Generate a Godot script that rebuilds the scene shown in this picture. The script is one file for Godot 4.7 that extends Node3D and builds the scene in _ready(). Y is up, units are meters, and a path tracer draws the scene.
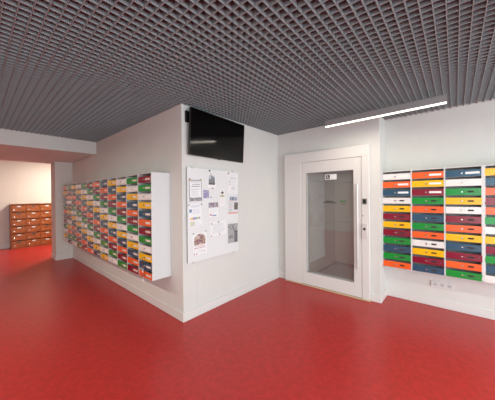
extends Node3D

# ---- measures of the place, in metres (camera stands over the origin) ----
const H := 2.597          # underside of the open-cell ceiling
const HL := 2.359         # underside of the lower ceiling past the beam
const HS := 2.95          # slab above the open cells
const HF := 2.80          # ceiling of the far room
const XA := -2.455        # face of the wall with the screen
const ZA := -1.642        # face of the wall with the long bank
const ZE := -3.688        # face of the lift wall
const ZR := -4.047        # face of the recessed wall at the right
const XE := -0.787        # side of the lift pier
const XB := -5.428        # face of the beam
const XP := -7.20         # face of the stub wall
const XQ := -7.65         # back of the stub wall
const XF := -10.15        # far wall
const ZS := -1.30         # end of the stub wall
const XW := 3.40          # glazed street side
const ZW := 2.60          # wall behind the camera
const ZN := -4.80         # end of the far room
const T := 0.20           # wall thickness
const CELL := 0.06

var meshes := {}
var mats := {}
var used := {}
var rng := RandomNumberGenerator.new()

# ------------------------------------------------------------------ helpers
func numbered(called: String) -> String:
	if not used.has(called):
		used[called] = 0
		return called
	used[called] += 1
	return "%s_%03d" % [called, used[called]]

func mat(key: String, c: Color, rough := 0.6, metal := 0.0, spec := 0.5) -> StandardMaterial3D:
	if mats.has(key):
		return mats[key]
	var m := StandardMaterial3D.new()
	m.albedo_color = c
	m.roughness = rough
	m.metallic = metal
	m.metallic_specular = spec
	mats[key] = m
	return m

func poly(st: SurfaceTool, pts: Array, n: Vector3) -> void:
	var a: Vector3 = pts[0]
	var b: Vector3 = pts[1]
	var c: Vector3 = pts[2]
	var order := pts.duplicate()
	if (b - a).cross(c - a).dot(n) > 0.0:
		order.reverse()
	for i in range(1, order.size() - 1):
		for v in [order[0], order[i], order[i + 1]]:
			st.set_normal(n)
			st.set_uv(Vector2(v.x, v.y))
			st.add_vertex(v)

# a box with chamfered edges added to a SurfaceTool
func add_bevel(st: SurfaceTool, at: Vector3, size: Vector3, b: float) -> void:
	var h := size * 0.5
	b = minf(b, minf(h.x, minf(h.y, h.z)) * 0.9)
	var P := func(sx, sy, sz, axis):
		var v := Vector3(sx * (h.x - b), sy * (h.y - b), sz * (h.z - b))
		v[axis] = [sx, sy, sz][axis] * h[axis]
		return at + v
	for ax in 3:
		var u := (ax + 1) % 3
		var w := (ax + 2) % 3
		for s in [-1, 1]:
			var q := []
			for k in [[-1, -1], [1, -1], [1, 1], [-1, 1]]:
				var sg := [0, 0, 0]
				sg[ax] = s; sg[u] = k[0]; sg[w] = k[1]
				q.append(P.call(sg[0], sg[1], sg[2], ax))
			var n := Vector3.ZERO
			n[ax] = s
			poly(st, q, n)
		# chamfers along this axis
		for su in [-1, 1]:
			for sw in [-1, 1]:
				var q2 := []
				for k in [[-1, u], [1, u], [1, w], [-1, w]]:
					var sg := [0, 0, 0]
					sg[ax] = k[0]; sg[u] = su; sg[w] = sw
					q2.append(P.call(sg[0], sg[1], sg[2], k[1]))
				var n2 := Vector3.ZERO
				n2[u] = su; n2[w] = sw
				poly(st, q2, n2.normalized())
	for sx in [-1, 1]:
		for sy in [-1, 1]:
			for sz in [-1, 1]:
				poly(st, [P.call(sx, sy, sz, 0), P.call(sx, sy, sz, 1), P.call(sx, sy, sz, 2)], Vector3(sx, sy, sz).normalized())

func new_st() -> SurfaceTool:
	var st := SurfaceTool.new()
	st.begin(Mesh.PRIMITIVE_TRIANGLES)
	return st

func bevel_mesh(size: Vector3, b := 0.002) -> Mesh:
	var key := "b%s_%s" % [size, b]
	if not meshes.has(key):
		var st := new_st()
		add_bevel(st, Vector3.ZERO, size, b)
		meshes[key] = st.commit()
	return meshes[key]

func tube_mesh(r: float, h: float, seg := 16) -> Mesh:
	var key := "c%s_%s_%d" % [r, h, seg]
	if not meshes.has(key):
		# a turned pin: a cylinder along +Y with rounded rims
		var st := new_st()
		var b := minf(r, h) * 0.22
		var prof := [Vector2(0, -h / 2), Vector2(r - b, -h / 2), Vector2(r, -h / 2 + b), Vector2(r, h / 2 - b), Vector2(r - b, h / 2), Vector2(0, h / 2)]
		for i in seg:
			var a0 := TAU * i / seg
			var a1 := TAU * (i + 1) / seg
			for k in prof.size() - 1:
				var p: Vector2 = prof[k]
				var q: Vector2 = prof[k + 1]
				var pts := []
				if p.x > 0.0:
					pts.append(Vector3(p.x * cos(a0), p.y, p.x * sin(a0)))
					pts.append(Vector3(p.x * cos(a1), p.y, p.x * sin(a1)))
				else:
					pts.append(Vector3(0, p.y, 0))
				if q.x > 0.0:
					pts.append(Vector3(q.x * cos(a1), q.y, q.x * sin(a1)))
					pts.append(Vector3(q.x * cos(a0), q.y, q.x * sin(a0)))
				else:
					pts.append(Vector3(0, q.y, 0))
				var am := (a0 + a1) / 2
				var d := q - p
				poly(st, pts, Vector3(d.y * cos(am), -d.x, d.y * sin(am)).normalized())
		meshes[key] = st.commit()
	return meshes[key]

func put(called: String, mesh: Mesh, m: Material, parent: Node, at := Vector3.ZERO, rot := Vector3.ZERO) -> MeshInstance3D:
	var o := MeshInstance3D.new()
	o.mesh = mesh
	o.material_override = m
	o.name = numbered(called) if parent == self else called
	o.position = at
	o.rotation = rot
	o.cast_shadow = GeometryInstance3D.SHADOW_CASTING_SETTING_ON
	parent.add_child(o, true)
	return o

# a chamfered box given by its two extreme corners
func slab(called: String, a: Vector3, b: Vector3, m: Material, parent: Node, bevel := 0.003) -> MeshInstance3D:
	return put(called, bevel_mesh((b - a).abs(), bevel), m, parent, (a + b) / 2)

func node(called: String, parent: Node, at := Vector3.ZERO) -> Node3D:
	var o := Node3D.new()
	o.name = numbered(called) if parent == self else called
	o.position = at
	parent.add_child(o, true)
	return o

func tag(o: Node, label: String, category: String, group := "") -> Node:
	o.set_meta("label", label)
	o.set_meta("category", category)
	if group:
		o.set_meta("group", group)
	return o

func struct(called: String, label := "") -> Node3D:
	var o := node(called, self)
	o.set_meta("kind", "structure")
	if label:
		o.set_meta("label", label)
	return o

func noise_image(size: int, base: Color, vary: float, f1: float, f2: float, seed_: int, sx := 1.0) -> ImageTexture:
	var n1 := FastNoiseLite.new()
	n1.seed = seed_; n1.frequency = f1; n1.noise_type = FastNoiseLite.TYPE_SIMPLEX_SMOOTH
	n1.fractal_octaves = 3
	var n2 := FastNoiseLite.new()
	n2.seed = seed_ + 7; n2.frequency = f2; n2.noise_type = FastNoiseLite.TYPE_SIMPLEX_SMOOTH
	n2.fractal_octaves = 2
	var i1 := n1.get_seamless_image(size, size)
	var i2 := n2.get_seamless_image(size, size)
	var im := Image.create(size, size, true, Image.FORMAT_RGB8)
	for y in size:
		for x in size:
			var v := (i1.get_pixel(x, y).r - 0.5) * 0.8 + (i2.get_pixel(int(x * sx) % size, y).r - 0.5) * 1.0
			var k := 1.0 + v * vary
			im.set_pixel(x, y, Color(clampf(base.r * k, 0, 1), clampf(base.g * k, 0, 1), clampf(base.b * k, 0, 1)))
	im.generate_mipmaps()
	return ImageTexture.create_from_image(im)

# ------------------------------------------------------------------ scene
func _ready() -> void:
	rng.seed = 11
	camera_and_light()
	materials()
	room()
	ceilings()
	long_bank()
	short_bank()
	lift()
	screen()
	notice_board()
	far_cabinet()
	lamps()
	small_things()

func camera_and_light() -> void:
	var cam := Camera3D.new()
	cam.name = "camera"
	cam.projection = Camera3D.PROJECTION_FRUSTUM
	cam.near = 0.05
	cam.far = 100.0
	var f := 239.38
	cam.size = cam.near * 400.0 / f
	cam.frustum_offset = Vector2(0, -2.92 / f * cam.near)
	cam.position = Vector3(0, 1.5, 0)
	cam.rotation = Vector3(-0.005236, 0.71556, -0.010115)
	cam.current = true
	add_child(cam)

	var env := Environment.new()
	env.background_mode = Environment.BG_SKY
	var sky := Sky.new()
	var sm := ProceduralSkyMaterial.new()
	sm.sky_top_color = Color(0.72, 0.80, 0.92)
	sm.sky_horizon_color = Color(0.86, 0.90, 0.96)
	sm.ground_bottom_color = Color(0.45, 0.44, 0.43)
	sm.ground_horizon_color = Color(0.62, 0.62, 0.62)
	sm.energy_multiplier = 0.5
	sky.sky_material = sm
	env.sky = sky
	env.tonemap_mode = Environment.TONE_MAPPER_LINEAR
	env.tonemap_exposure = 2.0
	env.sdfgi_enabled = true
	env.ssao_enabled = true
	env.ssil_enabled = true
	var we := WorldEnvironment.new()
	we.name = "environment"
	we.environment = env
	add_child(we)
	# daylight enters through the two glazed sides, outside the frame
	window_light("window_light", Vector3(XW - 0.01, 1.20, -0.8), Vector2(4.7, 2.26), PI / 2, 11.5)
	window_light("window_light_001", Vector3(1.6, 1.20, ZW - 0.01), Vector2(2.7, 2.26), 0.0, 4.2)

func window_light(called: String, at: Vector3, size: Vector2, turn: float, energy: float) -> void:
	var a := AreaLight3D.new()
	a.name = called
	a.area_size = size
	a.light_energy = energy
	a.light_color = Color(0.91, 0.98, 1.0)
	a.area_range = 25.0
	a.shadow_enabled = true
	a.position = at
	a.rotation = Vector3(0, turn, 0)
	add_child(a)

func materials() -> void:
	var w := mat("wall", Color(0.853, 0.845, 0.827), 0.75)
	w.albedo_texture = noise_image(256, Color(0.99, 0.99, 0.99), 0.012, 0.01, 0.05, 5)
	w.uv1_triplanar = true
	w.uv1_world_triplanar = true
	w.uv1_scale = Vector3(0.5, 0.5, 0.5)
	mat("trim", Color(0.865, 0.855, 0.84), 0.45)
	var fl := mat("floor", Color(1, 1, 1), 0.31, 0.0, 0.4)
	fl.albedo_texture = noise_image(512, Color(0.70, 0.19, 0.182), 0.17, 0.03, 0.14, 21)
	fl.uv1_triplanar = true
	fl.uv1_world_triplanar = true
	fl.uv1_scale = Vector3(0.8, 0.8, 0.8)
	mat("blade", Color(0.53, 0.55, 0.558), 0.45, 0.0, 0.5)
	mat("plenum", Color(0.16, 0.14, 0.135), 0.9)
	mat("tile", Color(0.86, 0.865, 0.85), 0.85)
	mat("white_metal", Color(0.83, 0.825, 0.825), 0.40)
	mats["inside"] = mats["white_metal"]
	mat("chrome", Color(0.78, 0.77, 0.76), 0.22, 1.0)
	mat("paper", Color(0.92, 0.91, 0.90), 0.7)
	mat("black", Color(0.03, 0.03, 0.032), 0.35)
	var g := mat("glass", Color(0.75, 0.78, 0.78, 0.08), 0.0, 0.0, 1.0)
	g.transparency = BaseMaterial3D.TRANSPARENCY_ALPHA

# colours of the mailbox doors
func door_mat(k: String) -> StandardMaterial3D:
	var c := {"w": Color(0.90, 0.88, 0.87), "o": Color(0.93, 0.38, 0.16), "b": Color(0.16, 0.31, 0.41), "y": Color(0.95, 0.72, 0.07), "m": Color(0.52, 0.05, 0.17), "g": Color(0.03, 0.55, 0.20)}
	return mat("door_" + k, c[k], 0.22)

func room() -> void:
	var W: Material = mats["wall"]
	var TR: Material = mats["trim"]
	# floor
	var fl := struct("floor", "glossy mottled red linoleum floor")
	slab("floor_sheet", Vector3(XF - T, -0.15, ZN - T), Vector3(XW + T, 0, ZW + T), mats["floor"], fl, 0.001)
	# solid core between the long bank and the screen wall
	var wl := struct("wall_left", "white painted wall carrying the long bank of mailboxes")
	slab("wall_face", Vector3(XQ, 0, ZA - T), Vector3(XA, HS, ZA), W, wl, 0.002)
	var ws := struct("wall_middle", "white painted wall with the black screen and notice board")
	slab("wall_face", Vector3(XA - T, 0, ZR - T), Vector3(XA, HS, ZA - T), W, ws, 0.002)
	# lift wall with its opening
	var we := struct("wall_lift", "white painted wall around the lift door")
	slab("wall_face", Vector3(XA, 0, ZE - T), Vector3(-2.235, HS, ZE), W, we, 0.002)
	slab("wall_face", Vector3(-2.235, 2.18, ZE - T), Vector3(-0.95, HS, ZE), W, we, 0.002)
	slab("wall_face", Vector3(-0.95, 0, ZR), Vector3(XE, HS, ZE), W, we, 0.002)
	var wr := struct("wall_right", "white painted wall carrying the short bank of mailboxes")
	slab("wall_face", Vector3(-0.85, 0, ZR - T), Vector3(XW + T, HS, ZR), W, wr, 0.002)
	var wb := struct("wall_behind")
	var h0 := 0.2
	var h1 := 3.0
	slab("wall_face", Vector3(XF - T, 0, ZW), Vector3(h0, HS, ZW + T), W, wb, 0.002)
	slab("wall_face", Vector3(h1, 0, ZW), Vector3(XW + T, HS, ZW + T), W, wb, 0.002)
	slab("wall_face", Vector3(h0, 2.40, ZW), Vector3(h1, HS, ZW + T), W, wb, 0.002)
	var win2 := struct("window_2", "glazed entrance side of the hall")
	for i in 3:
		var x := lerpf(h0 + 0.03, h1 - 0.03, i / 2.0)
		slab("window_frame", Vector3(x - 0.03, 0, ZW + 0.07), Vector3(x + 0.03, 2.40, ZW + 0.13), TR, win2)
		if i < 2:
			var x2 := lerpf(h0 + 0.03, h1 - 0.03, (i + 1) / 2.0)
			slab("pane", Vector3(x + 0.03, 0.06, ZW + 0.095), Vector3(x2 - 0.03, 2.34, ZW + 0.105), mats["glass"], win2, 0.0005)
			slab("window_frame", Vector3(x + 0.03, 2.34, ZW + 0.07), Vector3(x2 - 0.03, 2.40, ZW + 0.13), TR, win2)
			slab("window_frame", Vector3(x + 0.03, 0, ZW + 0.07), Vector3(x2 - 0.03, 0.06, ZW + 0.13), TR, win2)
	# street side: a wall with a wide glazed opening
	var wg := struct("wall_street")
	var g0 := -3.2
	var g1 := 1.6
	slab("wall_face", Vector3(XW, 0, ZR), Vector3(XW + T, HS, g0), W, wg, 0.002)
	slab("wall_face", Vector3(XW, 0, g1), Vector3(XW + T, HS, ZW), W, wg, 0.002)
	slab("wall_face", Vector3(XW, 2.40, g0), Vector3(XW + T, HS, g1), W, wg, 0.002)
	var win := struct("window_1", "glazed street front of the hall")
	for i in 5:
		var z := lerpf(g0 + 0.03, g1 - 0.03, i / 4.0)
		slab("window_frame", Vector3(XW + 0.07, 0, z - 0.03), Vector3(XW + 0.13, 2.40, z + 0.03), TR, win)
		if i < 4:
			var z2 := lerpf(g0 + 0.03, g1 - 0.03, (i + 1) / 4.0)
			slab("pane", Vector3(XW + 0.095, 0.06, z + 0.03), Vector3(XW + 0.105, 2.34, z2 - 0.03), mats["glass"], win, 0.0005)
			slab("window_frame", Vector3(XW + 0.07, 2.34, z + 0.03), Vector3(XW + 0.13, 2.40, z2 - 0.03), TR, win)
			slab("window_frame", Vector3(XW + 0.07, 0, z + 0.03), Vector3(XW + 0.13, 0.06, z2 - 0.03), TR, win)
	var pv := struct("ground")
	slab("pavement", Vector3(XW + T, -0.17, -9), Vector3(14, -0.02, ZW + T), mat("pavement", Color(0.70, 0.69, 0.67), 0.9), pv, 0.001)
	slab("pavement", Vector3(-6, -0.17, ZW + T), Vector3(14, -0.02, 13), mats["pavement"], pv, 0.001)
	# stub wall and far room
	var st := struct("wall_stub", "end of the white stub wall beside the passage")
	slab("wall_face", Vector3(XQ, 0, ZA), Vector3(XP, HF + 0.1, ZS), W, st, 0.004)
	slab("wall_face", Vector3(XQ - 0.02, 0, ZN), Vector3(XQ + 0.18, HF + 0.1, ZA - T), W, st, 0.002)
	var wf := struct("wall_far", "white wall of the room past the passage")
	slab("wall_face", Vector3(XF - T, 0, ZN), Vector3(XF, HF + 0.1, ZW), W, wf, 0.002)
	slab("wall_face", Vector3(XF - T, 0, ZN - T), Vector3(XQ + 0.2, HF + 0.1, ZN), W, wf, 0.002)
	# baseboards
	var bh := 0.112
	var bt := 0.014
	var bl := struct("baseboard_left")
	slab("board", Vector3(XP, 0, ZA), Vector3(XA + bt, bh, ZA + bt), TR, bl, 0.004)
	var bm := struct("baseboard_middle")
	slab("board", Vector3(XA, 0, ZE + bt), Vector3(XA + bt, bh, ZA), TR, bm, 0.004)
	var be := struct("baseboard_lift")
	slab("board", Vector3(XA, 0, ZE), Vector3(-2.275, bh, ZE + bt), TR, be, 0.004)
	slab("board", Vector3(-0.905, 0, ZE), Vector3(XE + bt, bh, ZE + bt), TR, be, 0.004)
	slab("board", Vector3(XE, 0, ZR + bt), Vector3(XE + bt, bh, ZE), TR, be, 0.004)
	var br := struct("baseboard_right")
	slab("board", Vector3(XE, 0, ZR), Vector3(XW, bh, ZR + bt), TR, br, 0.004)
	var bs := struct("baseboard_stub")
	slab("board", Vector3(XP, 0, ZA + bt), Vector3(XP + bt, bh, ZS + bt), TR, bs, 0.004)
	slab("board", Vector3(XQ, 0, ZS), Vector3(XP, bh, ZS + bt), TR, bs, 0.004)
	var bf := struct("baseboard_far")
	slab("board", Vector3(XF, 0, ZN), Vector3(XF + bt, bh, ZW), TR, bf, 0.004)

func ceilings() -> void:
	var c := struct("ceiling", "dark grey open-cell metal grid ceiling")
	slab("ceiling_slab", Vector3(XB, HS, ZR - T), Vector3(XW + T, HS + 0.15, ZW + T), mats["plenum"], c, 0.001)
	var unit := bevel_mesh(Vector3(1, 1, 1), 0.0001)
	var bw := 0.0055
	var bh := 0.05
	# blades along x
	var z := -0.1249 - CELL * 64
	while z < ZW:
		if z > ZR + 0.01:
			var x0 := XB
			if z < ZA + 0.002:
				x0 = XA
			if z < ZE + 0.002:
				x0 = XE
			var o := put("grid_blade", unit, mats["blade"], c, Vector3((x0 + XW) / 2, H + bh / 2, z))
			o.scale = Vector3(XW - x0, bh, bw)
		z += CELL
	# blades along z
	var x := 0.0228 - CELL * 90
	while x < XW:
		var z0 := ZR
		if x < XA + 0.002:
			z0 = ZA
		elif x < XE + 0.002:
			z0 = ZE
		var o := put("cross_blade", unit, mats["blade"], c, Vector3(x, H + bh / 2 + 0.0004, (z0 + ZW) / 2))
		o.scale = Vector3(bw, bh, ZW - z0)
		x += CELL
	# beam and the lower ceiling of 60 cm tiles behind it
	var b := struct("trim_1", "white painted beam between the two ceilings")
	slab("beam", Vector3(XB - 0.12, HL, ZA), Vector3(XB, HS, ZW), mats["wall"], b, 0.003)
	var lc := struct("ceiling_lower", "lower ceiling of pale tiles over the passage")
	slab("backing", Vector3(XQ, HL + 0.02, ZA), Vector3(XB - 0.12, HL + 0.14, ZW), mats["plenum"], lc, 0.001)
	slab("edge_strip", Vector3(XQ - 0.03, HL - 0.004, ZS), Vector3(XQ, HF + 0.1, ZW), mats["wall"], lc, 0.002)
	var zz := ZA + 0.02
	var row := 0
	while zz < ZW - 0.05:
		var z1 := minf(zz + 0.596, ZW)
		var xs := [XQ + 0.002, XQ + 0.5, XQ + 1.1, XQ + 1.7, XB - 0.122]
		for i in 4:
			if row == 0 and i == 0:
				slab("tile", Vector3(XQ + 0.002, HL + 0.0003, ZS + 0.002), Vector3(XP, HL + 0.02, z1), mats["tile"], lc, 0.003)
				slab("tile", Vector3(XP + 0.002, HL + rng.randf_range(0, 0.0008), zz), Vector3(xs[1] - 0.002, HL + 0.02, z1), mats["tile"], lc, 0.003)
			else:
				slab("tile", Vector3(xs[i], HL + rng.randf_range(0, 0.0008), zz), Vector3(xs[i + 1] - 0.002, HL + 0.02, z1), mats["tile"], lc, 0.003)
		zz += 0.6
		row += 1
	var fc := struct("ceiling_far")
	slab("ceiling_slab", Vector3(XF - T, HF, ZN - T), Vector3(XQ - 0.03, HF + 0.15, ZW + T), mats["wall"], fc, 0.001)

# ---------------------------------------------------------------- mailboxes
func make_lock() -> Mesh:
	if not meshes.has("lock"):
		var st := new_st()
		var b: Mesh = tube_mesh(0.0105, 0.009, 12)
		st.append_from(b, 0, Transform3D(Basis(Vector3.RIGHT, PI / 2), Vector3.ZERO))
		add_bevel(st, Vector3(0, 0, 0.0045), Vector3(0.0025, 0.009, 0.003), 0.0005)
		meshes["lock"] = st.commit()
	return meshes["lock"]

func holder_mesh(w: float, h: float) -> Mesh:
	var key := "holder%s_%s" % [w, h]
	if not meshes.has(key):
		var st := new_st()
		var t := 0.0028
		add_bevel(st, Vector3(0, h / 2, 0), Vector3(w, t, 0.003), 0.0006)
		add_bevel(st, Vector3(0, -h / 2, 0), Vector3(w, t, 0.003), 0.0006)
		add_bevel(st, Vector3(-w / 2, 0, 0), Vector3(t, h, 0.003), 0.0006)
		add_bevel(st, Vector3(w / 2, 0, 0), Vector3(t, h, 0.003), 0.0006)
		meshes[key] = st.commit()
	return meshes[key]

# a wall bank whose back lies on z = 0 of its own frame; returns the front plane
func bank(called: String, at: Vector3, pitch: float, cols: Array, depth: float, hgt: float, kinds: Callable, gaps := {}) -> Node3D:
	var root := node(called, self, at)
	var n := cols.size()
	var WM: Material = mats["white_metal"]
	var IN: Material = mats["inside"]
	var t := 0.015
	var width := pitch * n
	var rp := (hgt - 0.012) / 12.0
	slab("side_panel", Vector3(-0.004, 0, 0), Vector3(t / 2, hgt, depth), WM, root, 0.002)
	slab("side_panel", Vector3(width - t / 2, 0, 0), Vector3(width + 0.004, hgt, depth), WM, root, 0.002)
	slab("top_panel", Vector3(t / 2, hgt - 0.012, 0), Vector3(width - t / 2, hgt, depth), WM, root, 0.002)
	slab("bottom_panel", Vector3(t / 2, 0, 0), Vector3(width - t / 2, 0.006, depth - 0.014), WM, root, 0.001)
	slab("back_panel", Vector3(t / 2, 0.006, 0), Vector3(width - t / 2, hgt - 0.012, 0.004), IN, root, 0.001)
	for i in range(1, n):
		var g: float = gaps.get(i, t)
		slab("divider", Vector3(i * pitch - 0.004, 0.006, 0.004), Vector3(i * pitch + 0.004, hgt - 0.012, depth - 0.010), IN, root, 0.0005)
		slab("front_strip", Vector3(i * pitch - g / 2, 0.006, depth - 0.010), Vector3(i * pitch + g / 2, hgt - 0.012, depth), WM, root, 0.0015)
	for r in range(1, 12):
		slab("shelf", Vector3(t / 2, r * rp - 0.002, 0.004), Vector3(width - t / 2, r * rp + 0.002, depth - 0.016), IN, root, 0.0005)
	var dh := rp - 0.029
	var dm := bevel_mesh(Vector3(pitch - t - 0.004, dh, 0.006), 0.0015)
	var lk := make_lock()
	var hm := holder_mesh(pitch * 0.36, 0.027)
	var frame_m := mat("holder", Color(0.45, 0.40, 0.40), 0.3)
	var paper := bevel_mesh(Vector3(pitch * 0.355, 0.026, 0.0012), 0.0004)
	var slip := bevel_mesh(Vector3(pitch * 0.15, 0.018, 0.0016), 0.0004)
	for ci in n:
		var col: String = cols[ci]
		for ri in 12:
			var k := col[ri]
			var y := hgt - 0.012 - (ri + 1) * rp + dh / 2
			var d := put("mailbox_door", dm, door_mat(k), root, Vector3((ci + 0.5) * pitch, y, depth - 0.003), Vector3(rng.randf_range(-0.008, 0.004), rng.randf_range(-0.004, 0.004), 0))
			put("lock", lk, mats["chrome"], d, Vector3(-pitch * 0.035, 0, 0.006))
			var kind: String = kinds.call(ci, ri, k)
			if kind == "white":
				put("name_plate", paper, mats["paper"], d, Vector3(pitch * 0.235, 0.001, 0.0033))
			elif kind == "cream":
				put("name_plate", paper, mat("cream_card", Color(0.86, 0.78, 0.74), 0.6), d, Vector3(pitch * 0.235, 0.001, 0.0033))
				if rng.randf() < 0.5:
					put("name_slip", bevel_mesh(Vector3(pitch * 0.12, 0.018, 0.0012), 0.0004), mats["paper"], d, Vector3(pitch * (0.22 + rng.randf() * 0.05), 0.001, 0.0043))
			elif kind == "blank":
				put("name_plate", bevel_mesh(Vector3(pitch * 0.3, 0.024, 0.0012), 0.0004), mats["paper"], d, Vector3(pitch * 0.235, 0.001, 0.0033))
			else:
				put("card_holder", hm, frame_m if k != "w" and k != "y" and k != "o" else door_mat(k), d, Vector3(pitch * 0.22, 0.001, 0.0035))
				put("name_slip", slip, mat("dark_slip", Color(0.07, 0.045, 0.05), 0.5), d, Vector3(pitch * 0.19, 0.001, 0.0036))
	return root

func long_bank() -> void:
	var seq := "mgwybo"
	var cols := ["oymbgobmgwyw", "gmowmymwyogb"]
	# from the third column on, the six colours run down in diagonals
	for c in range(2, 12):
		var s := ""
		for r in 12:
			s += seq[(11 - c + r) % 6]
		cols.append(s)
	var kinds := func(_c, _r, k): return "blank" if k == "w" else "cream"
	var b := bank("mailbox_bank", Vector3(-6.885, 0.50, ZA + 0.001), 0.3472, cols, 0.25, 1.295, kinds)
	tag(b, "long wall bank of multicoloured mailboxes with a white side panel", "mailboxes")
	# keys left in three locks of the end column
	var x := -6.885 + 0.3472 * 11.5 - 0.3472 * 0.035
	var rp := (1.295 - 0.012) / 12.0
	var tags := [[9, Color(0.35, 0.17, 0.08), "mailbox key with brown tag hanging above two white-tagged keys"], [10, Color(0.9, 0.9, 0.9), "mailbox key with white tag in a blue door lock"], [11, Color(0.91, 0.9, 0.9), "mailbox key with white tag in an orange door lock"]]
	for i in 3:
		var r: int = tags[i][0]
		var y := 0.50 + 1.295 - 0.012 - (r + 1) * rp + (rp - 0.029) / 2
		var k := node("mailbox_key", self, Vector3(x, y, ZA + 0.251 + 0.010))
		slab("key_bow", Vector3(-0.004, -0.012, 0), Vector3(0.004, 0.006, 0.022), mats["chrome"], k, 0.001)
		slab("key_ring", Vector3(-0.002, -0.034, 0.016), Vector3(0.002, -0.008, 0.020), mats["chrome"], k, 0.001)
		slab("key_tag", Vector3(-0.013, -0.075, 0.013), Vector3(0.013, -0.034, 0.019), mat("key_tag%d" % i, tags[i][1], 0.4), k, 0.003)
		tag(k, tags[i][2], "key")

func short_bank() -> void:
	var cols := ["wobwymymgbgo", "oymgobgowymb", "bwgywmoybmog", "yboomogwymgbw".substr(0, 12)]
	cols[3] = "ybomogwymgbw"
	var kinds := func(c, r, _k):
		if (c == 0 and (r == 1 or r == 2)) or (c == 1 and r < 3) or (c == 2 and r == 0):
			return "white"
		if (c == 0 and r == 0) or (c == 2 and r == 1):
			return "blank"
		return "dark"
	var b := bank("mailbox_bank", Vector3(-0.782, 0.497, ZR + 0.001), 0.3400, cols, 0.25, 1.325, kinds, {3: 0.034})
	tag(b, "short wall bank of bright mailboxes beside the lift", "mailboxes")

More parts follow.
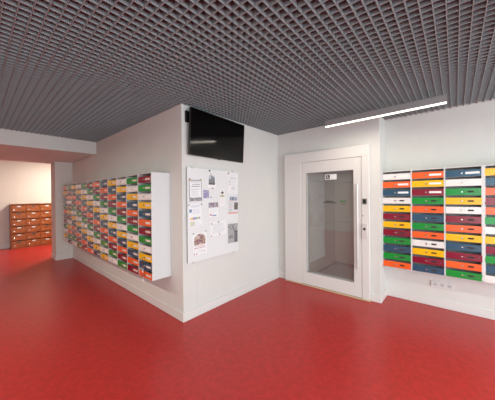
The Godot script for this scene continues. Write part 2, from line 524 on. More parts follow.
# --------------------------------------------------------------------- lift
func lift() -> void:
	var L := node("platform_lift", self, Vector3(0, 0, 0))
	tag(L, "white platform lift with a framed glass door", "lift")
	var M := mat("lift_white", Color(0.875, 0.86, 0.845), 0.42)
	var zf := ZE + 0.062
	var zb := ZE - 0.10
	var x0 := -2.280
	var x1 := -0.908
	var dx0 := -1.958
	var dx1 := -1.012
	var top := 2.207
	var dtop := 2.04
	# the frame stands off the wall by a narrow open joint; its core goes into the opening
	var zg := ZE + 0.010
	slab("frame_jamb", Vector3(x0, 0.02, zg), Vector3(dx0 - 0.004, dtop + 0.004, zf), M, L, 0.004)
	var rj := slab("frame_jamb", Vector3(dx1 + 0.004, 0.02, zg), Vector3(x1, dtop + 0.004, zf), M, L, 0.004)
	slab("frame_header", Vector3(x0, dtop + 0.004, zg), Vector3(x1, top, zf), M, L, 0.004)
	var core := mat("frame_core", Color(0.62, 0.60, 0.59), 0.5)
	slab("frame_core", Vector3(-2.233, 0.02, zb), Vector3(dx0 - 0.004, 2.178, zg), core, L, 0.001)
	slab("frame_core", Vector3(dx1 + 0.004, 0.02, zb), Vector3(-0.952, 2.178, zg), core, L, 0.001)
	slab("frame_core", Vector3(dx0 - 0.004, dtop + 0.004, zb), Vector3(dx1 + 0.004, 2.178, zg), core, L, 0.001)
	slab("threshold", Vector3(x0 - 0.005, 0.0, zb), Vector3(x1 + 0.005, 0.02, zf + 0.012), mat("beige_strip", Color(0.80, 0.70, 0.58), 0.45), L, 0.004)
	# display, keyhole and call plate on the right jamb (positions relative to its centre)
	var jc := rj.position
	var bl := mat("display_black", Color(0.04, 0.04, 0.045), 0.2)
	var d := slab("floor_display", Vector3(-1.001, 1.362, zf) - jc, Vector3(-0.934, 1.446, zf + 0.006) - jc, mat("grey_bezel", Color(0.55, 0.54, 0.53), 0.35), rj, 0.002)
	d.name = "floor_display"
	slab("display_glass", Vector3(-0.988, 1.374, zf + 0.004) - jc, Vector3(-0.947, 1.434, zf + 0.008) - jc, bl, rj, 0.002)
	put("keyhole", tube_mesh(0.007, 0.006, 12), bl, rj, Vector3(-0.992, 1.204, zf + 0.002) - jc, Vector3(PI / 2, 0, 0))
	slab("call_plate", Vector3(-1.004, 0.885, zf) - jc, Vector3(-0.933, 1.091, zf + 0.014) - jc, mat("plate_white", Color(0.82, 0.80, 0.79), 0.35), rj, 0.003)
	slab("call_button", Vector3(-0.983, 0.998, zf + 0.012) - jc, Vector3(-0.955, 1.034, zf + 0.018) - jc, mat("button_grey", Color(0.18, 0.15, 0.15), 0.35), rj, 0.002)
	# door leaf
	var D := node("door", L, Vector3(0, 0, 0))
	var gx0 := -1.868
	var gx1 := -1.120
	var gy0 := 0.225
	var gy1 := 1.862
	var df := zf - 0.006
	var db := zf - 0.075
	slab("door_stile", Vector3(dx0, 0.025, db), Vector3(gx0, dtop, df), M, D, 0.003)
	slab("door_stile", Vector3(gx1, 0.025, db), Vector3(dx1, dtop, df), M, D, 0.003)
	slab("door_rail", Vector3(gx0, 0.025, db), Vector3(gx1, gy0, df), M, D, 0.003)
	slab("door_rail", Vector3(gx0, gy1, db), Vector3(gx1, dtop, df), M, D, 0.003)
	var bead := mat("gasket", Color(0.42, 0.37, 0.36), 0.5)
	# dark gasket round the front of the opening, the panes set back in the rebate
	for a in [[gx0, gy0, gx0 + 0.004, gy1], [gx1 - 0.004, gy0, gx1, gy1], [gx0, gy0, gx1, gy0 + 0.004], [gx0, gy1 - 0.004, gx1, gy1]]:
		slab("gasket", Vector3(a[0], a[1], df - 0.012), Vector3(a[2], a[3], df + 0.001), bead, D, 0.001)
	for a in [[gx0, gy0, gx0 + 0.010, gy1], [gx1 - 0.010, gy0, gx1, gy1], [gx0, gy0, gx1, gy0 + 0.010], [gx0, gy1 - 0.010, gx1, gy1]]:
		slab("glazing_bead", Vector3(a[0], a[1], db), Vector3(a[2], a[3], df - 0.042), mat("bead_grey", Color(0.66, 0.65, 0.64), 0.35), D, 0.001)
	slab("glass_pane", Vector3(gx0, gy0, df - 0.042), Vector3(gx1, gy1, df - 0.036), mats["glass"], D, 0.0005)
	slab("glass_pane", Vector3(gx0 + 0.010, gy0 + 0.010, df - 0.060), Vector3(gx1 - 0.010, gy1 - 0.010, df - 0.054), mats["glass"], D, 0.0005)  # second pane, added to make the door's reflection stronger
	# wheelchair sign on the glass
	var sg := put("access_sign", bevel_mesh(Vector3(0.185, 0.085, 0.003), 0.001), mats["paper"], D, Vector3(-1.467, 1.781, df - 0.0335))
	sg.material_override = access_material()
	sg.mesh = printed_mesh(0.185, 0.085, 0.003)
	# small dark, green and grey strips on the glass
	var tint := mat("dark_mark", Color(0.10, 0.09, 0.09), 0.6)
	var gz := df - 0.0357
	for a in [[-1.592, -1.381, 1.374, 0.010], [-1.555, -1.43, 1.397, 0.011]]:
		slab("glass_mark", Vector3(a[0], a[2], gz), Vector3(a[1], a[2] + a[3], gz + 0.001), tint, D, 0.0002)
	slab("glass_mark", Vector3(-1.329, 1.391, gz), Vector3(-1.240, 1.415, gz + 0.001), mat("green_mark", Color(0.36, 0.52, 0.36), 0.6), D, 0.0002)
	slab("glass_mark", Vector3(-1.325, 1.358, gz), Vector3(-1.240, 1.364, gz + 0.001), mat("grey_mark", Color(0.3, 0.28, 0.27), 0.6), D, 0.0002)
	# pull handle
	var hx := -1.055
	var hz := df + 0.045
	var hh := put("pull_handle", handle_mesh(), mat("satin_steel", Color(0.82, 0.80, 0.79), 0.35, 0.25), D, Vector3(hx, 1.046, hz))
	hh.name = "pull_handle"
	# cabin: panels with open joints
	var C := mat("cabin_wall", Color(0.84, 0.755, 0.68), 0.35)
	var cx0 := -1.962
	var cx1 := -0.965
	var cz := -5.08
	var cab := node("cabin", L)
	var ys := [0.02, 0.93, 1.752, 2.25]
	for i in 3:
		slab("side_panel", Vector3(cx0 - 0.03, ys[i] + 0.004, cz + 0.004), Vector3(cx0, ys[i + 1] - 0.004, zb - 0.002), C, cab, 0.003)
		slab("side_panel", Vector3(cx1, ys[i] + 0.004, cz + 0.004), Vector3(cx1 + 0.012, ys[i + 1] - 0.004, zb - 0.002), C, cab, 0.003)
		slab("back_panel", Vector3(cx0 + 0.004, ys[i] + 0.004, cz - 0.03), Vector3(cx1 - 0.004, ys[i + 1] - 0.004, cz), C, cab, 0.003)
	var dk := mat("shaft_grey", Color(0.45, 0.43, 0.41), 0.5)
	slab("shaft_lining", Vector3(cx0 - 0.06, 0, cz - 0.06), Vector3(cx0 - 0.032, 2.3, zb), dk, cab, 0.001)
	slab("shaft_lining", Vector3(cx1 + 0.0125, 0, cz - 0.06), Vector3(cx1 + 0.0145, 2.3, zb), dk, cab, 0.0005)
	slab("shaft_lining", Vector3(cx0 - 0.06, 0, cz - 0.06), Vector3(cx1 + 0.04, 2.3, cz - 0.032), dk, cab, 0.001)
	slab("cabin_floor", Vector3(cx0, 0, cz), Vector3(cx1, 0.02, zb), mat("cabin_floor", Color(0.66, 0.61, 0.55), 0.5), cab, 0.001)
	slab("cabin_ceiling", Vector3(cx0 - 0.06, 2.25, cz - 0.06), Vector3(cx1 + 0.04, 2.30, zb), mat("cabin_ceiling", Color(0.6, 0.57, 0.54), 0.6), cab, 0.001)
	slab("plinth", Vector3(cx0, 0.02, cz), Vector3(cx0 + 0.012, 0.075, zb), mat("plinth_grey", Color(0.22, 0.20, 0.19), 0.5), cab, 0.002)
	slab("plinth", Vector3(cx0 + 0.012, 0.02, cz), Vector3(cx1, 0.075, cz + 0.012), mat("plinth_grey", Color(0.22, 0.20, 0.19), 0.5), cab, 0.002)

func handle_mesh() -> Mesh:
	var st := new_st()
	st.append_from(tube_mesh(0.017, 1.215, 16), 0, Transform3D.IDENTITY)
	for y in [-0.352, 0.358]:
		st.append_from(tube_mesh(0.010, 0.05, 12), 0, Transform3D(Basis(Vector3.RIGHT, PI / 2), Vector3(0, y, -0.022)))
	return st.commit()

# a thin plate whose front carries one picture
func printed_mesh(w: float, h: float, t: float) -> Mesh:
	var st := new_st()
	var f := [Vector3(-w / 2, h / 2, t / 2), Vector3(w / 2, h / 2, t / 2), Vector3(w / 2, -h / 2, t / 2), Vector3(-w / 2, -h / 2, t / 2)]
	var b := [Vector3(-w / 2, h / 2, -t / 2), Vector3(w / 2, h / 2, -t / 2), Vector3(w / 2, -h / 2, -t / 2), Vector3(-w / 2, -h / 2, -t / 2)]
	var uv := [Vector2(0, 0), Vector2(1, 0), Vector2(1, 1), Vector2(0, 1)]
	for i in [0, 1, 2, 0, 2, 3]:
		st.set_normal(Vector3(0, 0, 1)); st.set_uv(uv[i]); st.add_vertex(f[i])
	for i in [0, 2, 1, 0, 3, 2]:
		st.set_normal(Vector3(0, 0, -1)); st.set_uv(Vector2(0.01, 0.01)); st.add_vertex(b[i])
	for i in 4:
		var j := (i + 1) % 4
		var n: Vector3 = ((f[i] + f[j]) * Vector3(1, 1, 0)).normalized()
		for v in [f[i], b[j], f[j], f[i], b[i], b[j]]:
			st.set_normal(n); st.set_uv(Vector2(0.01, 0.01)); st.add_vertex(v)
	return st.commit()

func print_mat(im: Image, rough := 0.55) -> StandardMaterial3D:
	var m := StandardMaterial3D.new()
	im.generate_mipmaps()
	m.albedo_texture = ImageTexture.create_from_image(im)
	m.roughness = rough
	return m

func disc(im: Image, cx: float, cy: float, r: float, c: Color) -> void:
	for y in range(maxi(0, int(cy - r)), mini(im.get_height(), int(cy + r) + 1)):
		for x in range(maxi(0, int(cx - r)), mini(im.get_width(), int(cx + r) + 1)):
			if Vector2(x + 0.5 - cx, y + 0.5 - cy).length() <= r:
				im.set_pixel(x, y, c)

func stroke(im: Image, a: Vector2, b: Vector2, r: float, c: Color) -> void:
	var n := int(a.distance_to(b)) + 1
	for i in n + 1:
		var p := a.lerp(b, float(i) / n)
		disc(im, p.x, p.y, r, c)

func access_material() -> StandardMaterial3D:
	var im := Image.create(128, 60, false, Image.FORMAT_RGB8)
	im.fill(Color(0.93, 0.92, 0.92))
	im.fill_rect(Rect2i(8, 8, 46, 46), Color(0.06, 0.06, 0.07))
	var w := Color(0.93, 0.92, 0.92)
	disc(im, 27, 15, 4, w)
	stroke(im, Vector2(27, 20), Vector2(28, 33), 2.4, w)
	stroke(im, Vector2(28, 33), Vector2(38, 33), 2.2, w)
	stroke(im, Vector2(38, 33), Vector2(43, 45), 2.2, w)
	stroke(im, Vector2(27, 26), Vector2(36, 26), 1.8, w)
	for i in 40:
		var a := 0.6 + 4.4 * i / 39.0
		disc(im, 28 + 11 * cos(a), 38 + 11 * sin(a), 1.7, w)
	return print_mat(im, 0.5)

# ------------------------------------------------------------------- screen
func screen() -> void:
	var th := deg_to_rad(3.4)
	var tv := node("television", self, Vector3(XA, 1.998, -2.200))
	tag(tv, "black flat television mounted high under the ceiling", "television")
	# local frame: +X out of the wall; the set leans forward at the top
	var w := 0.998
	var h := 0.562
	var p := node("panel", tv, Vector3(0.052, 0, 0))
	p.rotation = Vector3(0, deg_to_rad(2.5), -th)
	slab("casing", Vector3(-0.035, 0, -w / 2), Vector3(-0.006, h, w / 2), mats["black"], p, 0.004)
	slab("bezel", Vector3(-0.006, 0, -w / 2), Vector3(0.0, 0.012, w / 2), mat("bezel", Color(0.02, 0.02, 0.022), 0.3), p, 0.001)
	slab("bezel", Vector3(-0.006, h - 0.007, -w / 2), Vector3(0.0, h, w / 2), mats["bezel"], p, 0.001)
	slab("bezel", Vector3(-0.006, 0.012, -w / 2), Vector3(0.0, h - 0.007, -w / 2 + 0.007), mats["bezel"], p, 0.001)
	slab("bezel", Vector3(-0.006, 0.012, w / 2 - 0.007), Vector3(0.0, h - 0.007, w / 2), mats["bezel"], p, 0.001)
	slab("screen_glass", Vector3(-0.006, 0.012, -w / 2 + 0.007), Vector3(-0.001, h - 0.007, w / 2 - 0.007), mat("screen_glass", Color(0.012, 0.011, 0.011), 0.09, 0.0, 0.4), p, 0.0005)
	slab("sensor", Vector3(-0.012, -0.010, -0.02), Vector3(-0.003, 0, 0.02), mats["black"], p, 0.002)
	slab("wall_mount", Vector3(0.0, 0.16, -0.15), Vector3(0.022, 0.42, 0.15), mats["black"], tv, 0.002)
	# small dark box behind the edge of the set
	slab("media_box", Vector3(0.0, 0.398, 0.440), Vector3(0.032, 0.534, 0.514), mats["black"], tv, 0.004)

# ------------------------------------------------------------- notice board
func lines(im: Image, x0: float, x1: float, y0: float, y1: float, n: int, c: Color, ragged := 0.25) -> void:
	var w := im.get_width()
	var h := im.get_height()
	for i in n:
		var y := lerpf(y0, y1, (i + 0.5) / n) * h
		var t := maxf(1.0, (y1 - y0) * h / n * 0.38)
		var x := x0 * w
		var end := (x1 - rng.randf() * ragged * (x1 - x0)) * w
		while x < end:
			var l := minf(rng.randf_range(0.03, 0.10) * w, end - x)
			im.fill_rect(Rect2i(int(x), int(y - t / 2), maxi(1, int(l)), maxi(1, int(t))), c)
			x += l + maxf(1.0, 0.018 * w)

func block(im: Image, x0: float, y0: float, x1: float, y1: float, c: Color) -> void:
	var w := im.get_width()
	var h := im.get_height()
	im.fill_rect(Rect2i(int(x0 * w), int(y0 * h), maxi(1, int((x1 - x0) * w)), maxi(1, int((y1 - y0) * h))), c)

# a soft photograph-like patch of the given colours
func picture(im: Image, x0: float, y0: float, x1: float, y1: float, cs: Array, freq: float, seed_: int, arch := false) -> void:
	var nz := FastNoiseLite.new()
	nz.seed = seed_
	nz.frequency = freq * 0.45
	nz.fractal_octaves = 3
	var w := im.get_width()
	var h := im.get_height()
	for y in range(int(y0 * h), int(y1 * h)):
		for x in range(int(x0 * w), int(x1 * w)):
			if arch:
				var u := (float(x) / w - x0) / (x1 - x0) * 2 - 1
				var v := (float(y) / h - y0) / (y1 - y0)
				if v < 0.5 and u * u + pow((0.5 - v) / 0.5, 2) > 1.0:
					continue
			var t := clampf(nz.get_noise_2d(x, y) * 1.1 + 0.5, 0, 0.999) * (cs.size() - 1)
			var i := int(t)
			im.set_pixel(x, y, cs[i].lerp(cs[i + 1], t - i))

func sheet(w: float, h: float, c: Color) -> Image:
	var im := Image.create(maxi(16, int(w * 520)), maxi(16, int(h * 520)), false, Image.FORMAT_RGB8)
	im.fill(c)
	return im

func notice_board() -> void:
	var xb := XA + 0.030
	var z0 := -1.690
	var z1 := -2.575
	var y0 := 0.690
	var y1 := 1.853
	var b := node("notice_board", self, Vector3(xb, 0, 0))
	tag(b, "white glass notice board on clips covered with papers", "notice board")
	slab("board_sheet", Vector3(-0.004, y0, z1), Vector3(0.002, y1, z0), mat("board_sheet", Color(0.89, 0.89, 0.89), 0.2), b, 0.0015)
	for c in [[z0 - 0.08, y1 - 0.002], [z1 + 0.10, y1 - 0.002], [z0 - 0.08, y0 + 0.002], [z1 + 0.10, y0 + 0.002], [z0 + 0.002, 1.25], [z1 - 0.002, 1.27]]:
		var cl := put("clip", tube_mesh(0.013, 0.034, 16), mat("satin", Color(0.82, 0.81, 0.80), 0.3, 0.4), b, Vector3(-0.012, c[1], c[0]), Vector3(0, 0, PI / 2))
		cl.name = "clip"
	var W := Color(0.92, 0.915, 0.92)
	var grey := Color(0.45, 0.45, 0.48)
	var n := Color(0.2, 0.2, 0.22)
	var red := Color(0.62, 0.12, 0.15)
	# each paper: z of its left edge, top, width, height, picture, label
	var P := []
	var im := sheet(0.22, 0.285, W)
	block(im, 0.0, 0.0, 1.0, 0.04, Color(0.35, 0.35, 0.37)); block(im, 0.0, 0.0, 0.06, 1.0, Color(0.55, 0.55, 0.57)); block(im, 0.95, 0.0, 1.0, 1.0, Color(0.55, 0.55, 0.57))
	lines(im, 0.15, 0.9, 0.06, 0.13, 1, n)
	lines(im, 0.28, 0.85, 0.17, 0.25, 1, Color(0.12, 0.12, 0.14), 0.0); lines(im, 0.2, 0.9, 0.26, 0.34, 1, Color(0.12, 0.12, 0.14), 0.0)
	lines(im, 0.15, 0.9, 0.40, 0.46, 1, grey); lines(im, 0.2, 0.8, 0.50, 0.74, 4, Color(0.7, 0.7, 0.72))
	picture(im, 0.05, 0.80, 0.96, 0.97, [Color(0.85, 0.85, 0.86), Color(0.3, 0.3, 0.32), Color(0.75, 0.75, 0.76)], 0.08, 3)
	P.append([[189.2, 179.6], [202.0, 180.2], [201.8, 201.4], [189.0, 202.6], im, "grey-bordered poster with two bold headline rows at the board's top"])
	im = sheet(0.24, 0.30, W)
	var blue := Color(0.45, 0.55, 0.72)
	lines(im, 0.2, 0.9, 0.05, 0.16, 2, blue); block(im, 0.08, 0.22, 0.26, 0.36, Color(0.35, 0.47, 0.65)); lines(im, 0.32, 0.9, 0.22, 0.44, 4, Color(0.7, 0.74, 0.82))
	for i in 9:
		block(im, 0.12 + i * 0.085, 0.58, 0.12 + i * 0.085 + 0.07, 0.68, [Color(0.9, 0.6, 0.2), Color(0.85, 0.75, 0.3), Color(0.75, 0.25, 0.3), Color(0.3, 0.3, 0.6), Color(0.25, 0.35, 0.65), Color(0.3, 0.5, 0.7), Color(0.4, 0.65, 0.4), Color(0.85, 0.65, 0.3), Color(0.35, 0.4, 0.6)][i])
	picture(im, 0.1, 0.75, 0.42, 0.93, [Color(0.6, 0.7, 0.85), Color(0.9, 0.8, 0.6), Color(0.6, 0.75, 0.6)], 0.07, 5)
	lines(im, 0.5, 0.9, 0.76, 0.90, 3, Color(0.75, 0.78, 0.85)); lines(im, 0.06, 0.95, 0.93, 0.98, 1, blue, 0.0)
	P.append([[188.6, 204.3], [202.0, 203.6], [201.6, 225.6], [188.6, 228.4], im, "pale blue sheet with a row of coloured letters across it"])
	im = sheet(0.24, 0.29, W)
	picture(im, 0.1, 0.05, 0.9, 0.55, [Color(0.3, 0.2, 0.25), Color(0.75, 0.5, 0.5), Color(0.25, 0.2, 0.25), Color(0.8, 0.65, 0.4), Color(0.75, 0.65, 0.7)], 0.06, 9, true)
	lines(im, 0.2, 0.85, 0.58, 0.65, 1, red, 0.0); lines(im, 0.1, 0.9, 0.66, 0.74, 1, red, 0.0)
	lines(im, 0.4, 0.85, 0.78, 0.92, 3, Color(0.75, 0.65, 0.75))
	block(im, 0.06, 0.92, 0.14, 0.98, red); block(im, 0.22, 0.92, 0.3, 0.98, red)
	P.append([[193.0, 233.8], [207.0, 231.5], [206.5, 252.6], [192.7, 256.2], im, "poster with an arched group photo above red lettering"])
	im = sheet(0.15, 0.175, W)
	picture(im, 0.12, 0.08, 0.88, 0.78, [Color(0.12, 0.12, 0.13), Color(0.55, 0.56, 0.58), Color(0.75, 0.77, 0.8), Color(0.3, 0.3, 0.3)], 0.07, 14)
	block(im, 0.12, 0.08, 0.88, 0.45, Color(0.72, 0.74, 0.77)); block(im, 0.46, 0.14, 0.60, 0.7, Color(0.22, 0.22, 0.23)); block(im, 0.66, 0.24, 0.84, 0.7, Color(0.34, 0.34, 0.35)); block(im, 0.16, 0.36, 0.4, 0.7, Color(0.40, 0.40, 0.40))
	block(im, 0.12, 0.68, 0.88, 0.80, Color(0.2, 0.18, 0.17))
	P.append([[207.6, 173.8], [216.0, 174.8], [216.0, 187.6], [207.6, 187.6], im, "white-bordered dark photo card below a green magnet"])
	im = sheet(0.10, 0.105, Color(0.42, 0.42, 0.62))
	picture(im, 0.05, 0.05, 0.95, 0.95, [Color(0.35, 0.36, 0.62), Color(0.72, 0.62, 0.66), Color(0.42, 0.44, 0.70), Color(0.8, 0.75, 0.78)], 0.06, 19)
	P.append([[203.4, 190.0], [209.0, 190.0], [208.6, 198.0], [203.4, 198.2], im, "small violet picture card beside the photo card"])
	im = sheet(0.165, 0.20, W)
	picture(im, 0.0, 0.02, 1.0, 0.36, [Color(0.35, 0.38, 0.45), Color(0.62, 0.65, 0.72), Color(0.6, 0.42, 0.42), Color(0.3, 0.33, 0.4)], 0.06, 23)
	lines(im, 0.1, 0.9, 0.42, 0.70, 4, Color(0.75, 0.75, 0.77)); block(im, 0.1, 0.8, 0.3, 0.88, red); block(im, 0.35, 0.86, 0.8, 0.94, Color(0.4, 0.5, 0.7))
	P.append([[208.7, 202.2], [218.2, 202.0], [218.2, 216.3], [208.9, 217.8], im, "flyer with a blue-grey landscape photo header"])
	im = sheet(0.09, 0.20, W)
	block(im, 0.42, 0.02, 0.6, 0.24, Color(0.1, 0.1, 0.11)); block(im, 0.2, 0.09, 0.82, 0.17, Color(0.1, 0.1, 0.11))
	block(im, 0.04, 0.29, 0.96, 0.38, Color(0.62, 0.58, 0.32)); lines(im, 0.2, 0.8, 0.44, 0.85, 6, Color(0.85, 0.72, 0.72))
	P.append([[219.9, 190.8], [224.8, 191.0], [224.8, 206.0], [219.9, 206.4], im, "narrow slip with a black cross and a yellow band"])
	im = sheet(0.18, 0.31, W)
	lines(im, 0.3, 0.7, 0.06, 0.10, 1, Color(0.8, 0.5, 0.5)); lines(im, 0.2, 0.85, 0.2, 0.30, 2, grey)
	for i in 3:
		block(im, 0.12, 0.36 + i * 0.1, 0.2, 0.40 + i * 0.1, [Color(0.25, 0.4, 0.4), grey, red][i]); lines(im, 0.25, 0.85, 0.35 + i * 0.1, 0.41 + i * 0.1, 1, Color(0.6, 0.6, 0.63))
	lines(im, 0.3, 0.75, 0.66, 0.82, 3, grey); lines(im, 0.1, 0.7, 0.9, 0.95, 1, Color(0.8, 0.7, 0.5))
	P.append([[228.0, 172.2], [238.0, 174.2], [237.8, 193.8], [227.9, 193.6], im, "tall white text sheet held by a red magnet"])
	im = sheet(0.18, 0.26, Color(0.86, 0.86, 0.88))
	picture(im, 0.15, 0.06, 0.9, 0.26, [Color(0.2, 0.2, 0.3), Color(0.7, 0.72, 0.78), Color(0.3, 0.28, 0.4)], 0.09, 31)
	lines(im, 0.04, 0.65, 0.30, 0.36, 1, Color(0.85, 0.4, 0.3)); lines(im, 0.1, 0.5, 0.38, 0.60, 5, grey)
	picture(im, 0.6, 0.36, 0.98, 0.76, [Color(0.1, 0.1, 0.1), Color(0.5, 0.45, 0.38), Color(0.15, 0.15, 0.15)], 0.06, 33)
	lines(im, 0.04, 0.5, 0.62, 0.68, 1, Color(0.85, 0.4, 0.3)); lines(im, 0.1, 0.5, 0.70, 0.86, 4, grey); block(im, 0.02, 0.91, 0.98, 0.97, Color(0.85, 0.42, 0.30))
	P.append([[228.0, 195.4], [238.0, 196.2], [238.0, 213.6], [228.1, 214.6], im, "information sheet with orange headings and dark photos"])
	im = sheet(0.29, 0.215, W)
	lines(im, 0.15, 0.9, 0.15, 0.85, 9, Color(0.72, 0.72, 0.75))
	P.append([[210.2, 222.2], [226.6, 220.0], [226.4, 233.8], [210.2, 237.0], im, "landscape white text sheet held by black magnets"])
	im = sheet(0.17, 0.27, Color(0.62, 0.61, 0.62))
	picture(im, 0.02, 0.02, 0.98, 0.36, [Color(0.25, 0.25, 0.26), Color(0.75, 0.75, 0.75), Color(0.35, 0.35, 0.36), Color(0.8, 0.8, 0.8)], 0.07, 41)
	block(im, 0.64, 0.38, 0.98, 0.98, Color(0.26, 0.25, 0.26)); picture(im, 0.1, 0.6, 0.52, 0.76, [Color(0.35, 0.35, 0.36), Color(0.5, 0.5, 0.5)], 0.1, 43)
	lines(im, 0.68, 0.94, 0.45, 0.92, 8, Color(0.5, 0.5, 0.5)); lines(im, 0.1, 0.55, 0.40, 0.56, 3, Color(0.45, 0.45, 0.46))
	P.append([[227.8, 224.2], [237.6, 223.0], [237.8, 241.6], [228.1, 243.6], im, "grey photocopied flyer at the board's lower corner"])
	for p in P:
		# pixel corners on the board's plane give the real place of each sheet
		var a := on_board(p[0], xb + 0.004)
		var c := on_board(p[1], xb + 0.004)
		var d := on_board(p[2], xb + 0.004)
		var e := on_board(p[3], xb + 0.004)
		var w := (absf(c.z - a.z) + absf(d.z - e.z)) / 2
		var h := (absf(a.y - e.y) + absf(c.y - d.y)) / 2
		var mid := (a + c + d + e) / 4
		var tilt := atan2((c.y - a.y) + (d.y - e.y), 2 * w)
		# faded print: thin ink on white paper
		var pic: Image = p[4]
		for yy in pic.get_height():
			for xx in pic.get_width():
				pic.set_pixel(xx, yy, pic.get_pixel(xx, yy).lerp(W, 0.18))
		var o := put("notice_sheet", printed_mesh(w, h, 0.0008), print_mat(pic), self, mid)
		o.basis = Basis(Vector3.UP, PI / 2) * Basis(Vector3(0, 0, 1), clampf(tilt, -0.04, 0.04))
		tag(o, p[5], "paper", "papers on the notice board")
	var dots := [[209.6, 170.8, Color(0.10, 0.22, 0.16), "dark green magnet above the photo card"], [189.8, 179.0, Color(0.72, 0.55, 0.28), "gold magnet at the grey-bordered poster's outer corner"], [201.0, 179.9, Color(0.78, 0.68, 0.48), "pale gold magnet at the grey-bordered poster's inner corner"], [211.0, 174.6, Color(0.78, 0.68, 0.48), "pale gold magnet on the photo card"], [228.6, 173.3, Color(0.50, 0.06, 0.10), "dark red magnet on the tall text sheet"], [212.6, 188.4, Color(0.42, 0.14, 0.14), "small brown magnet below the photo card"], [201.5, 204.4, Color(0.18, 0.2, 0.36), "navy magnet on the pale blue sheet"], [189.0, 205.2, Color(0.35, 0.5, 0.45), "grey-green magnet on the pale blue sheet"], [211.8, 224.0, Color(0.06, 0.06, 0.07), "black magnet at the landscape sheet's corner"], [218.6, 222.0, Color(0.12, 0.12, 0.12), "black magnet on the landscape sheet's top edge"], [219.7, 234.2, Color(0.35, 0.35, 0.36), "grey magnet on the landscape sheet's lower edge"], [211.4, 236.2, Color(0.70, 0.30, 0.30), "red magnet at the landscape sheet's lower corner"], [193.6, 234.0, Color(0.25, 0.42, 0.34), "green magnet on the arched photo poster"], [206.0, 231.0, Color(0.45, 0.42, 0.42), "grey magnet on the arched photo poster"], [204.6, 250.6, Color(0.80, 0.66, 0.30), "yellow magnet at the red lettered poster's foot"], [211.0, 197.4, Color(0.35, 0.4, 0.65), "blue magnet beside the violet picture card"]]
	for i in dots.size():
		var q = dots[i]
		var v := on_board([q[0], q[1]], xb + 0.007)
		var o := put("magnet", tube_mesh(0.0105 if i < 5 else 0.008, 0.008, 14), mat("magnet%d" % i, q[2], 0.35), self, v, Vector3(0, 0, PI / 2))
		tag(o, q[3], "magnet", "magnets on the notice board")

# where the ray of a photo pixel meets the plane x = X
func on_board(px: Array, X: float) -> Vector3:
	var f := 239.38
	var dx: float = px[0] - 247.5
	var dy: float = px[1] - 197.08
	var cr := cos(0.010115)
	var sr := sin(0.010115)
	var d := Vector3((dx * cr - dy * sr) / f, -(dx * sr + dy * cr) / f, -1.0)
	d = Basis.from_euler(Vector3(-0.005236, 0.71556, 0)) * d
	return Vector3(0, 1.5, 0) + d * (X / d.x)

# -------------------------------------------------------------- far cabinet
func wood_mat(key: String, c: Color, seed_: int) -> StandardMaterial3D:
	var m := mat(key, Color(1, 1, 1), 0.45)
	var nz := FastNoiseLite.new()
	nz.seed = seed_
	nz.frequency = 0.03
	nz.fractal_octaves = 3
	var im := Image.create(128, 128, true, Image.FORMAT_RGB8)
	for y in 128:
		for x in 128:
			var k := 1.0 + 0.22 * nz.get_noise_2d(x * 0.25, y * 3.0)
			im.set_pixel(x, y, Color(minf(c.r * k, 1), minf(c.g * k, 1), minf(c.b * k, 1)))
	im.generate_mipmaps()
	m.albedo_texture = ImageTexture.create_from_image(im)
	m.uv1_triplanar = true
	m.uv1_scale = Vector3(2, 2, 2)
	return m

func far_cabinet() -> void:
	var wood := wood_mat("wood", Color(0.56, 0.31, 0.13), 4)
	var wood2 := wood_mat("wood_front", Color(0.60, 0.33, 0.14), 9)
	# its back stands on the far wall; the fronts face +X. Local: x out of the wall, z along it
	var depth := 0.31
	var b := node("letterbox_cabinet", self, Vector3(XF + 0.015, 0, -0.728))
	tag(b, "brown wooden letterbox cabinet on the floor past the passage", "cabinet")
	var pitch := 0.325
	var hgt := 1.325
	var cols := 3
	var width := pitch * cols + 0.03
	slab("side_panel", Vector3(0, 0, -0.022), Vector3(depth, hgt, 0), wood, b, 0.002)
	slab("side_panel", Vector3(0, 0, -width), Vector3(depth, hgt, -width + 0.022), wood, b, 0.002)
	slab("top_panel", Vector3(0, hgt - 0.02, -width + 0.022), Vector3(depth, hgt, -0.022), wood, b, 0.002)
	slab("base_panel", Vector3(0, 0, -width + 0.022), Vector3(depth - 0.004, 0.03, -0.022), wood, b, 0.002)
	slab("back_panel", Vector3(0, 0.03, -width + 0.022), Vector3(0.006, hgt - 0.02, -0.022), wood, b, 0.001)
	var rp := (hgt - 0.05) / 6.0
	for c in range(1, cols):
		slab("divider", Vector3(0.006, 0.03, -0.015 - pitch * c - 0.009), Vector3(depth - 0.002, hgt - 0.02, -0.015 - pitch * c + 0.009), wood, b, 0.002)
	for r in range(1, 6):
		slab("shelf", Vector3(0.006, 0.03 + r * rp - 0.004, -width + 0.022), Vector3(depth - 0.02, 0.03 + r * rp + 0.004, -0.022), wood, b, 0.001)
	var dh := rp - 0.026
	for c in cols:
		for r in 6:
			var z := -0.015 - pitch * (c + 0.5)
			var y := 0.03 + r * rp + dh / 2
			var d := put("letterbox_door", bevel_mesh(Vector3(0.016, dh, pitch - 0.024), 0.003), wood2, b, Vector3(depth - 0.008, y, z))
			put("lock", make_lock(), mats["chrome"], d, Vector3(0.010, -0.03, pitch * 0.30), Vector3(0, PI / 2, 0)).scale = Vector3(1.6, 1.6, 1.3)
			slab("card_holder", Vector3(0.008, dh / 2 - 0.052, -0.052), Vector3(0.012, dh / 2 - 0.008, 0.042), mat("holder_metal", Color(0.50, 0.47, 0.45), 0.35, 0.6), d, 0.002)
			var dark := (c * 5 + r * 3) % 4 == 0
			slab("name_slip", Vector3(0.012, dh / 2 - 0.044, -0.044), Vector3(0.0135, dh / 2 - 0.016, 0.034), mat("dark_card", Color(0.25, 0.18, 0.15), 0.6) if dark else mats["paper"], d, 0.001)

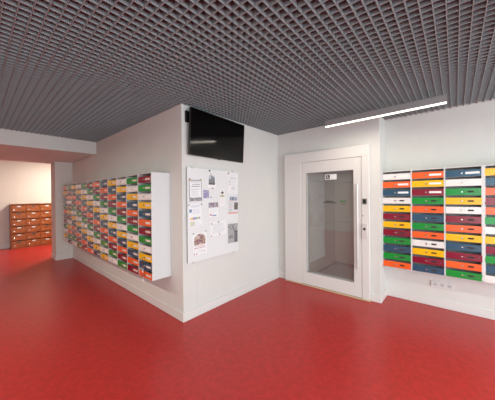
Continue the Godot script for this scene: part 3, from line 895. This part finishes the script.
# -------------------------------------------------------------------- lamps
func linear_lamp(at: Vector3, length: float, energy: float, label: String, hung: bool) -> void:
	var w := 0.055
	var hgt := 0.085
	var L := node("linear_lamp", self, at)
	tag(L, label, "lamp", "linear ceiling lamps")
	slab("housing", Vector3(-length / 2, 0.010, -w / 2), Vector3(length / 2, hgt, w / 2), mat("lamp_alu", Color(0.62, 0.61, 0.61), 0.4, 0.3), L, 0.002)
	var df := mat("diffuser", Color(1, 1, 1), 0.5)
	df.emission_enabled = true
	df.emission = Color(1.0, 0.97, 0.90)
	df.emission_energy_multiplier = 1.4
	var strip := BoxMesh.new()
	strip.size = Vector3(length, 0.007, w - 0.006)
	put("diffuser", strip, df, L, Vector3(0, 0.0075, 0))
	slab("end_cap", Vector3(-length / 2 - 0.004, 0.0, -w / 2), Vector3(-length / 2, hgt, w / 2), mats["lamp_alu"], L, 0.001)
	slab("end_cap", Vector3(length / 2, 0.0, -w / 2), Vector3(length / 2 + 0.004, hgt, w / 2), mats["lamp_alu"], L, 0.001)
	if hung:
		for s in [-1, 1]:
			put("hanging_wire", tube_mesh(0.0012, HS - at.y - hgt, 6), mats["chrome"], L, Vector3(s * (length / 2 - 0.13), hgt + (HS - at.y - hgt) / 2, 0))
	var a := AreaLight3D.new()
	a.name = "lamp_light"
	a.area_size = Vector2(length, w - 0.008)
	a.light_energy = energy
	a.light_color = Color(1.0, 0.97, 0.90)
	a.area_range = 20.0
	a.shadow_enabled = true
	a.rotation = Vector3(-PI / 2, 0, 0)
	a.position = Vector3(0, 0.002, 0)
	L.add_child(a)

func lamps() -> void:
	var e := 0.36
	var e2 := 1.15
	linear_lamp(Vector3(-0.70, 2.425, -3.19), 1.27, e, "slim white linear lamp hanging before the lift wall", true)
	linear_lamp(Vector3(0.95, 2.425, -1.80), 1.27, 1.8, "unseen linear lamp added to brighten the floor at the right", true)  # added out of view to brighten the floor at the right
	linear_lamp(Vector3(-4.60, 2.425, 0.75), 1.27, e2, "unseen linear fill lamp added over the hall beside the beam", true)  # row of three unseen lamps, added to brighten the long bank's wall
	linear_lamp(Vector3(-3.10, 2.425, 0.75), 1.27, e2, "unseen linear fill lamp added over the hall opposite the long bank's middle", true)
	linear_lamp(Vector3(-1.60, 2.425, 0.75), 1.27, e2, "unseen linear fill lamp added over the hall opposite the long bank's end", true)
	linear_lamp(Vector3(0.60, 2.425, 1.60), 1.27, e, "slim linear lamp over the hall near the entrance glazing", true)
	# square warm panel in the far room's ceiling, hidden behind the stub wall
	var d := node("ceiling_panel_lamp", self, Vector3(-8.75, HF, -2.15))
	tag(d, "square warm panel lamp in the far room's ceiling", "lamp")
	slab("frame", Vector3(-0.31, -0.014, -0.31), Vector3(0.31, 0, 0.31), mats["white_metal"], d, 0.003)
	var gm := mat("warm_glow", Color(1, 1, 1), 0.5)
	gm.emission_enabled = true
	gm.emission = Color(1.0, 0.93, 0.85)
	gm.emission_energy_multiplier = 3.0
	slab("diffuser", Vector3(-0.29, -0.020, -0.29), Vector3(0.29, -0.012, 0.29), gm, d, 0.002)
	var a := AreaLight3D.new()
	a.name = "warm_light"
	a.area_size = Vector2(0.58, 0.58)
	a.light_energy = 5.0
	a.light_color = Color(1.0, 0.93, 0.85)
	a.area_range = 20.0
	a.shadow_enabled = true
	a.rotation = Vector3(-PI / 2, 0, 0)
	a.position = Vector3(0, -0.024, 0)
	d.add_child(a)

# ------------------------------------------------------------- small things
func small_things() -> void:
	var o := node("socket_strip", self, Vector3(-0.1375, 0.30, ZR))
	tag(o, "white triple socket strip low on the wall under the short mailbox bank", "socket")
	slab("cover_plate", Vector3(-0.1175, -0.039, 0), Vector3(0.1175, 0.039, 0.018), mats["trim"], o, 0.003)
	for i in 3:
		put("socket_well", tube_mesh(0.022, 0.005, 20), mat("well", Color(0.78, 0.77, 0.77), 0.4), o, Vector3(-0.072 + i * 0.072, 0, 0.0175), Vector3(PI / 2, 0, 0))
		for s in [-1, 1]:
			put("pin_hole", tube_mesh(0.0032, 0.003, 8), mats["black"], o, Vector3(-0.072 + i * 0.072 + s * 0.0095, 0, 0.0205), Vector3(PI / 2, 0, 0))
